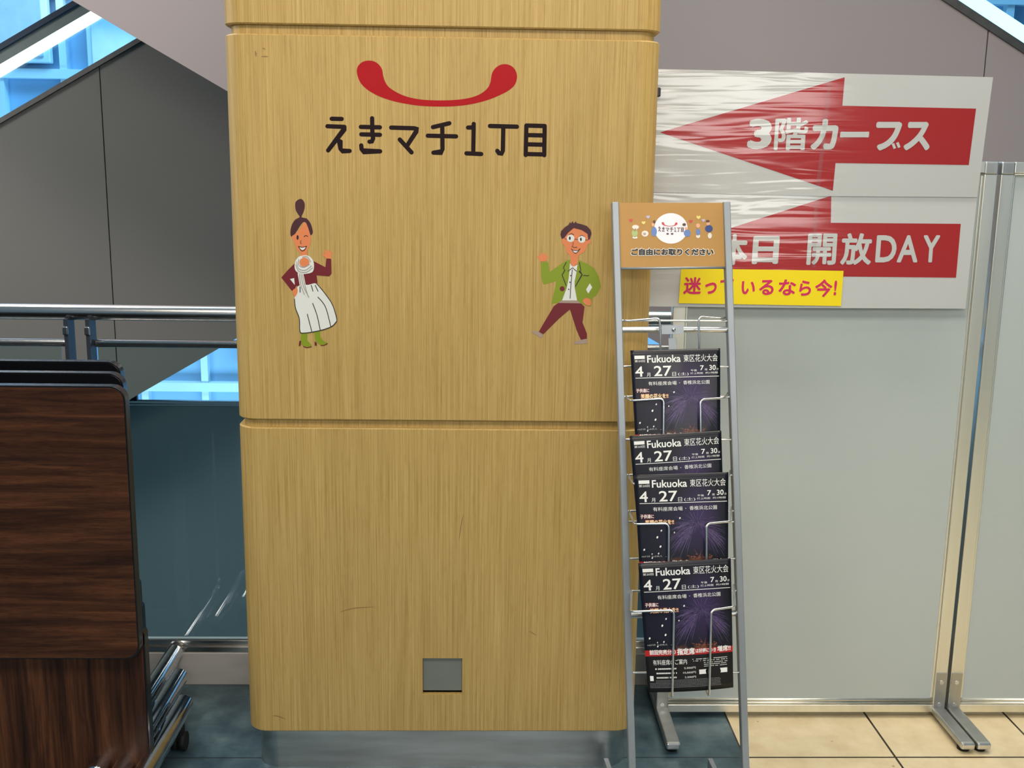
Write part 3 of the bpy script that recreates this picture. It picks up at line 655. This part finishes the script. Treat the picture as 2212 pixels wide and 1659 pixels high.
# ---------------------------------------------------------------- leaflet rack
TOPL, TOPR = Vector((.308, 2.555, 1.536)), Vector((.575, 2.565, 1.540))
BOTL, BOTR = Vector((.369, 2.272, .035)), Vector((.642, 2.272, .035))
rk = thing('leaflet_rack', 'slim silver floor rack with wire pockets and tan header board', 'rack', (.5, 2.35, 0))
def post_at(top, bot, z): return bot+(top-bot)*((z-bot.z)/(top.z-bot.z))
for T, B in ((TOPL, BOTL), (TOPR, BOTR)):
    d = T-B; n = Vector((1, 0, 0)); n = (n - d.normalized()*n.dot(d.normalized())).normalized(); k = d.cross(n).normalized()
    obj('post', MB().obox((T+B)/2, n*.0165, k*.024, d, .002), RACKP, rk)
for bx, rx in ((.369, .341), (.642, .624)):
    d = Vector((rx, 2.625, 0))-Vector((bx+.006, 2.12, 0)); c = (Vector((rx, 2.625, 0))+Vector((bx+.006, 2.12, 0)))/2
    fo_ = obj('foot', MB().obox(c+Vector((0, 0, .032)), Vector((d.y, -d.x, 0)).normalized()*.013, d, Vector((0, 0, .038)), .0015), RACKP, rk)
    for p in (.06, .94):
        q = Vector((bx+.006, 2.12, 0))+d*p; obj('rubber_pad', MB().box(q.x-.009, q.x+.009, q.y-.014, q.y+.014, 0, .015, .002), RUB, fo_)
d_up = (TOPL-BOTL).normalized(); d_r = (TOPR-TOPL).normalized(); nrm = d_r.cross(d_up).normalized()
if nrm.y > 0: nrm = -nrm
def rp(px, py, off=0.0): return PL(px, py, TOPL+nrm*off, nrm)      # a point of the rack's leaning plane
hq = [rp(1337, 438, .004), rp(1563, 438, .004), rp(1567, 578, .004), rp(1340, 580, .004)]
TAN_ = plain('tan_card', (184, 138, 70), .5, var=.03, coat=.0)
hb = obj('header_board', MB().prism(hq, -nrm*.006), TAN_, rk, 'tan printed header board')
obj('board_edge', MB().tube([rp(1337, 580, .004), rp(1570, 578, .004)], .003, 8), RACKP, hb)
def H_(k): return lambda a, b: rp(1300+a/4.607, 420+b/4.607, .004+.0004*k)
pc = {n: plain('print_'+n, c, .4) for n, c in dict(cream=(232, 226, 214), blue=(104, 132, 190), navy=(44, 66, 130), pink=(226, 150, 140), red=(205, 70, 70), yellow=(236, 214, 120), green=(170, 190, 120), white=(240, 238, 244), skin=(232, 176, 140), brown=(96, 58, 46), black=(14, 12, 13), lilac=(190, 180, 214)).items()}
art('white_disc', pc['white'], hb, lambda mb: disc(mb, 688, 338, 166, 152, H_(1), 40), 'white round emblem')
def tiny_logo(mb): 
    f = lambda a, b: H_(2)(560+(a-90)*.130, 322+(b-590)*.145)
    lettering(mb, f, 44)
    disc(mb, 655, 392, 13, 9, H_(2)); disc(mb, 700, 392, 13, 9, H_(2))
art('emblem_lettering', pc['brown'], hb, tiny_logo)
art('emblem_smile', pc['red'], hb, lambda mb: shape(mb, [(595+(x-372)*.112, 275+(y-86)*.105) for x, y in sm], H_(2)))
def figs(col, items):
    for x, y, rx, ry in items: art('printed_figure', pc[col], hb, lambda mb: disc(mb, x, y, rx, ry, H_(3 if col == 'brown' else 1.5)))
figs('green', [(328, 385, 30, 40)]); figs('blue', [(520, 370, 28, 48), (850, 385, 34, 36), (958, 375, 22, 34)]); figs('navy', [(1066, 340, 38, 36)])
figs('cream', [(335, 325, 34, 22), (430, 390, 34, 30), (1075, 410, 20, 28), (330, 428, 26, 12), (958, 415, 20, 20)])
figs('skin', [(330, 352, 18, 16), (425, 392, 16, 14), (510, 300, 14, 18), (958, 310, 20, 22), (1058, 290, 17, 22), (838, 340, 14, 16)])
figs('brown', [(1054, 266, 19, 12), (522, 272, 13, 16), (820, 300, 18, 14)])
def heart(mb, x, y, s_): shape(mb, [(x+s_*a, y+s_*b) for a, b in ((0,1),(-1,.1),(-1,-.6),(-.5,-.9),(0,-.5),(.5,-.9),(1,-.6),(1,.1))], H_(1.5))
for col, x, y, r in (('red', 290, 258, 18), ('red', 886, 268, 18), ('yellow', 415, 282, 18), ('yellow', 962, 228, 20), ('lilac', 460, 225, 18), ('lilac', 1012, 258, 16)):
    art('heart', pc[col], hb, lambda mb: heart(mb, x, y, r))
HT = 'ご自由にお取りください'
art('lettering_outline', pc['cream'], hb, lambda mb: text(mb, HT, 286, 530, 1120, 614, H_(1), .10))
art('lettering', pc['black'], hb, lambda mb: text(mb, HT, 293, 538, 1113, 606, H_(2), .05), 'black lettering with a pale outline')

# crossbars with the fixing plate
cb = MB(); cb.tube([rp(1340, 712, .0), rp(1570, 712, .0)], .0075, 16); obj('crossbar', cb, WIRE, rk, None, 40)
fp = obj('fixing_plate', MB().prism([rp(1429, 703, .012), rp(1477, 702, .012), rp(1477, 721, .012), rp(1429, 722, .012)], -nrm*.004), RACKP, rk)
obj('screw', MB().ball(rp(1455, 712, .013), .0052, .0052, .0052), CHROME, fp)
cb = MB(); cb.tube([rp(1356, 1329, .0), rp(1600, 1324, .0)], .0075, 16); obj('crossbar', cb, WIRE, rk, None, 40)
sp_ = MB(); sp_.obox((rp(1452, 730, .0)+rp(1478, 1340, .0))/2, d_r*.02, nrm*.003, rp(1452, 730, 0)-rp(1478, 1340, 0), .0006); obj('spine', sp_, RACKP, rk, 'flat upright behind the leaflets')

# leaflets: corners measured on the sheets, each sheet a little further forward than the one above
LEAF = [((1363,757),(1557,752),(1368,1027), 2.448, 2.388), ((1365,942),(1563,930),(1371,1216), 2.380, 2.328), ((1371,1026),(1574,1020),(1377,1304), 2.344, 2.290), ((1384,1217),(1584,1206),(1387,1496), 2.282, 2.232)]
LW, LH = .210, .297
def bow(x, z):                                   # the sheet bulges towards the viewer in the middle, drops at the foot
    a = (x/LW)*2; return -.010*(1-a*a)*(.55-.45*z/(LH/2)) 
def tap(z): return 1-.075*max(0, .5-z/LH)
def lm(k): return lambda u, t: Vector(((u-.5)*LW*tap(LH/2-t*LW), bow((u-.5)*LW, LH/2-t*LW)-.00035*k, LH/2-t*LW))
def grid_sheet():
    mb = MB(); nx, nz = 24, 24; V = []
    for j in range(nz+1):
        V.append([mb.bm.verts.new(((i/nx-.5)*LW*tap((j/nz-.5)*LH), bow((i/nx-.5)*LW, (j/nz-.5)*LH), (j/nz-.5)*LH)) for i in range(nx+1)])
    for j in range(nz):
        for i in range(nx): f = mb.bm.faces.new((V[j][i], V[j][i+1], V[j+1][i+1], V[j+1][i])); f.smooth = True
    return mb
WP = plain('white_print', (236, 236, 232), .4); GP = plain('grey_print', (140, 140, 142), .4); VP = [plain('violet_print', c, .4) for c in ((84, 66, 114), (58, 44, 90), (110, 92, 132))]
OP = plain('orange_print', (132, 72, 50), .4); RP = plain('red_print', (176, 22, 26), .4); PYW = plain('pale_yellow_print', (250, 226, 170), .4)
lf = obj('leaflet', grid_sheet(), mat_leaflet())
lf.data.shade_smooth()
sd = lf.modifiers.new('stack', 'SOLIDIFY'); sd.thickness = .0035; sd.offset = -1
def l_head(mb):
    w = lm(2)
    shape(mb, [(.04,.062),(.155,.062),(.155,.100),(.04,.100)], w)
    text(mb, 'Fukuoka', .18, .062, .555, .146, w, .018); text(mb, '東区花火大会', .587, .064, .970, .146, w, -.008)
    text(mb, '第20回', .04, .110, .155, .137, w); text(mb, '打上時間', .66, .266, .80, .288, w); text(mb, '約1時間', .83, .264, .97, .286, w)
    text(mb, '4', .04, .183, .13, .300, w, .012); text(mb, '27', .25, .183, .447, .300, w, .012)
    text(mb, '月', .168, .258, .208, .303, w, -.005); text(mb, '日', .455, .258, .497, .303, w, -.005); text(mb, '(土)', .52, .262, .64, .302, w, -.005)
    text(mb, '午後', .665, .232, .735, .256, w); text(mb, '7', .770, .190, .812, .246, w, .015); text(mb, '時', .825, .225, .852, .252, w); text(mb, '30', .874, .188, .948, .246, w, .015); text(mb, '分', .955, .222, .980, .248, w)
    stroke(mb, [(.04+.945*i/16, .316) for i in range(17)], .0065, w, False)
def l_venue(mb):
    w = lm(2)
    text(mb, '有料座席会場', .18, .358, .50, .403, w, -.006); text(mb, '香椎浜北公園', .575, .356, .875, .401, w, -.006); shape(mb, [(.53,.378),(.537,.378),(.537,.385),(.53,.385)], w)
SPK = ((495,470,9),(322,580,9),(283,640,11),(440,600,7),(385,620,7),(308,725,11),(158,752,10),(228,792,6),(288,788,8),(228,828,8))
def l_spark(mb, spots=None):
    w = lm(2)
    for x, y, r in spots or ((495,470,9),(322,580,9),(283,640,11),(440,600,7),(385,620,7),(308,725,11),(158,752,10),(228,792,6),(288,788,8),(228,828,8)):
        disc(mb, (x-105)/835, (y-65)/835, r/835*.75, r/835*1.1, w, 8, .5)
def l_price(mb):
    w = lm(2)
    text(mb, '有料座席のご案内', .08, 1.060, .465, 1.118, w, -.004)
    for i, s_ in enumerate(('5,000円', '10,000円', '3,000円')): text(mb, s_, .43 if i != 1 else .415, 1.148+i*.05, .56, 1.172+i*.05, w)
    shape(mb, [(.60,1.185),(.93,1.185),(.93,1.235),(.60,1.235)], w)
    shape(mb, [(.035,1.235),(.075,1.235),(.075,1.29),(.035,1.29)], w)
    rnd = random.Random(5)
    def dots(x0, x1, t, h):
        x = x0
        while x < x1:
            q = rnd.uniform(.008, .016)
            if rnd.random() < .85: shape(mb, [(x, t), (x+q*.7, t), (x+q*.7, t+h), (x, t+h)], w)
            x += q
    for t in (1.065, 1.085): dots(.53, .93, t, .008)
    for t in (1.108, 1.128, 1.148): dots(.66, .93, t, .007)
    for t in (1.152, 1.20, 1.248): dots(.10, .34, t, .016)
def l_grey(mb):
    w = lm(2); rnd = random.Random(9)
    for t in (1.285, 1.300, 1.315, 1.330, 1.345, 1.360):
        x = .10 if t < 1.31 else .03
        while x < .84:
            q = rnd.uniform(.006, .02); shape(mb, [(x, t), (x+q*.7, t), (x+q*.7, t+.005), (x, t+.005)], w); x += q
def l_sky(mb):
    w = lm(2); rnd = random.Random(9)
    for i in range(40):
        x = .03+rnd.random()*.3; h = rnd.uniform(.004, .02); shape(mb, [(x, .905-h), (x+.008, .905-h), (x+.008, .905), (x, .905)], w)
def l_fire(mb, seed, n, c=(.655, .60)):
    rnd = random.Random(seed); w = lm(1)
    for i in range(n):
        a = rnd.uniform(-.15, 1.15)*math.pi; r = rnd.uniform(.12, .34); g = rnd.uniform(.06, .26)
        pts = []
        s0 = rnd.uniform(.25, .6)
        for k in range(7):
            s_ = s0+(1-s0)*k/6; x = c[0]+math.cos(a)*r*s_; t = c[1]-math.sin(a)*r*.95*s_+g*s_*s_
            pts.append((min(.985, max(.2, x)), min(.93, max(.33, t))))
        stroke(mb, pts, rnd.uniform(.0016, .0034), w, False, True)
def l_launch(mb):
    w = lm(1); rnd = random.Random(4)
    for i in range(6):
        a = math.radians(rnd.uniform(50, 130)); r = rnd.uniform(.05, .14); c0 = (.67+rnd.uniform(-.02, .02), .93)
        stroke(mb, [(c0[0]+math.cos(a)*r*s_, c0[1]-math.sin(a)*r*s_) for s_ in (.2, .5, .8, 1)], .0025, w, False, True)
    for i in range(30):
        disc(mb, .66+rnd.gauss(0, .09), .915+rnd.gauss(0, .015), rnd.uniform(.004, .014), rnd.uniform(.003, .008), w, 8)
art('heading_lettering', WP, lf, l_head, 'white heading lettering'); art('venue_lettering', WP, lf, l_venue); [art('spark', WP, lf, lambda mb: l_spark(mb, (q,))) for q in SPK]; art('price_lettering', WP, lf, l_price); art('fine_print', GP, lf, l_grey); art('skyline_print', GP, lf, l_sky)
for k, (sd_, n) in enumerate(((1, 150), (2, 130), (3, 90))): art('firework_print', VP[k], lf, lambda mb: l_fire(mb, sd_, n), 'violet printed firework trails')
art('launch_glow_print', OP, lf, l_launch)
def l_band(mb):
    w = lm(1); n = 14
    for i in range(n): shape(mb, [(i/n, .955), ((i+1)/n, .955), ((i+1)/n, 1.02), (i/n, 1.02)], w)
def l_redl(mb):
    text(mb, '子供達に', .036, .433, .190, .484, lm(1), .05); text(mb, '笑顔の花火を!!', .086, .493, .404, .554, lm(1), .05)
art('red_band', RP, lf, l_band); art('red_lettering', RP, lf, l_redl)
art('band_lettering', WP, lf, lambda mb: (text(mb, '前回完売分の', .05, .950, .345, 1.005, lm(2), .03), text(mb, '指定席', .36, .942, .56, 1.015, lm(2), .035), text(mb, 'は好評につき', .57, .955, .805, 1.003, lm(2), .03), text(mb, '増席!!', .82, .940, .975, 1.005, lm(2), .03)))
art('call_lettering', WP, lf, lambda mb: text(mb, '子供達に', .04, .437, .186, .480, lm(2), .02))
art('yellow_lettering', PYW, lf, lambda mb: text(mb, '笑顔の花火を!!', .09, .497, .40, .550, lm(2), .025))
LLAB = ['topmost of the four dark firework leaflets, in the pocket under the empty one', 'second dark firework leaflet from the top, only its heading strip showing', 'third dark firework leaflet from the top, its lower edge behind the lowest one', 'lowest dark firework leaflet, fully visible down to its red band']
leaves = []
for i, (a, b, c, ya, yb) in enumerate(LEAF):
    TL, TR, BL = P(*a, ya), P(*b, ya), P(*c, yb)
    x = (TR-TL); z = (TL-BL); xs = x.length/LW; zs = z.length/LH
    xd = x.normalized(); zd = (z - xd*z.dot(xd)).normalized(); yd = zd.cross(xd)
    o = lf if i == 0 else copy_tree(lf)
    Mx = Matrix((xd*xs, yd, zd*zs)).transposed().to_4x4(); Mx.translation = (TR+BL)/2
    o.matrix_world = Mx; tag(o, LLAB[i], 'leaflet', 'firework leaflets in the rack'); leaves.append(Mx)

# wire pockets: front wires just ahead of each sheet, returning to the posts
def fillet(pts, r=.012, n=5):
    out = [Vector(pts[0])]
    for a, b, c in zip(pts, pts[1:], pts[2:]):
        a, b, c = Vector(a), Vector(b), Vector(c); d1 = (a-b); d2 = (c-b); k = min(r, d1.length*.45, d2.length*.45)
        p, q = b+d1.normalized()*k, b+d2.normalized()*k
        for i in range(n+1): s_ = i/n; out.append(p*(1-s_)**2+b*2*s_*(1-s_)+q*s_*s_)
    return out+[Vector(pts[-1])]
POCK = [  # left start, left corner, left foot ; right start, right corner, right foot ; depth at top, depth at foot
    ((1352,695),(1425,687),(1428,790), (1562,690),(1509,684),(1511,790), 2.478, 2.470),
    ((1364,868),(1434,861),(1433,960), (1567,862),(1513,863),(1514,960), None, 0),
    ((1370,1049),(1440,1045),(1441,1150), (1574,1042),(1520,1046),(1520,1150), None, 1),
    ((1372,1136),(1445,1131),(1444,1240), (1582,1130),(1526,1131),(1526,1240), None, 2),
    ((1364,1326),(1456,1318),(1452,1507), (1590,1315),(1536,1318),(1532,1504), None, 3)]
def leaf_y(i, py):
    a, b, c, ya, yb = LEAF[i]; return ya+(yb-ya)*(py-a[1])/(c[1]-a[1])
for pk in POCK:
    def yf(py): 
        if pk[6] is None: return leaf_y(pk[7], py)-.016
        return pk[6]+(pk[7]-pk[6])*(py-690)/100
    mb = MB()
    for side, (s0, c0, f0) in ((0, pk[:3]), (1, pk[3:6])):
        T, B = ((TOPL, BOTL), (TOPR, BOTR))[side]
        p0 = P(*s0, yf(s0[1])); p1 = P(*c0, yf(c0[1])); p2 = P(*f0, yf(f0[1]))
        back = post_at(T, B, p0.z); back = back + Vector((.012 if side == 0 else -.012, 0, 0))
        p0 = Vector((p0.x, p0.y+.012, p0.z))
        low = Vector((p2.x, post_at(T, B, p2.z).y-.004, p2.z-.004))
        mb.tube(fillet([back, p0, p1, p2, low], .011), .0027, 8)
    # back rods of the pocket
    zb_ = P(*pk[2], yf(pk[2][1])).z-.004; zt_ = P(*pk[0], yf(pk[0][1])).z
    for z in (zb_, zt_): mb.tube([post_at(TOPL, BOTL, z)+Vector((.004, -.004, 0)), post_at(TOPR, BOTR, z)+Vector((-.004, -.004, 0))], .0027, 8)
    obj('wire_pocket', mb, WIRE, rk, None, 50)
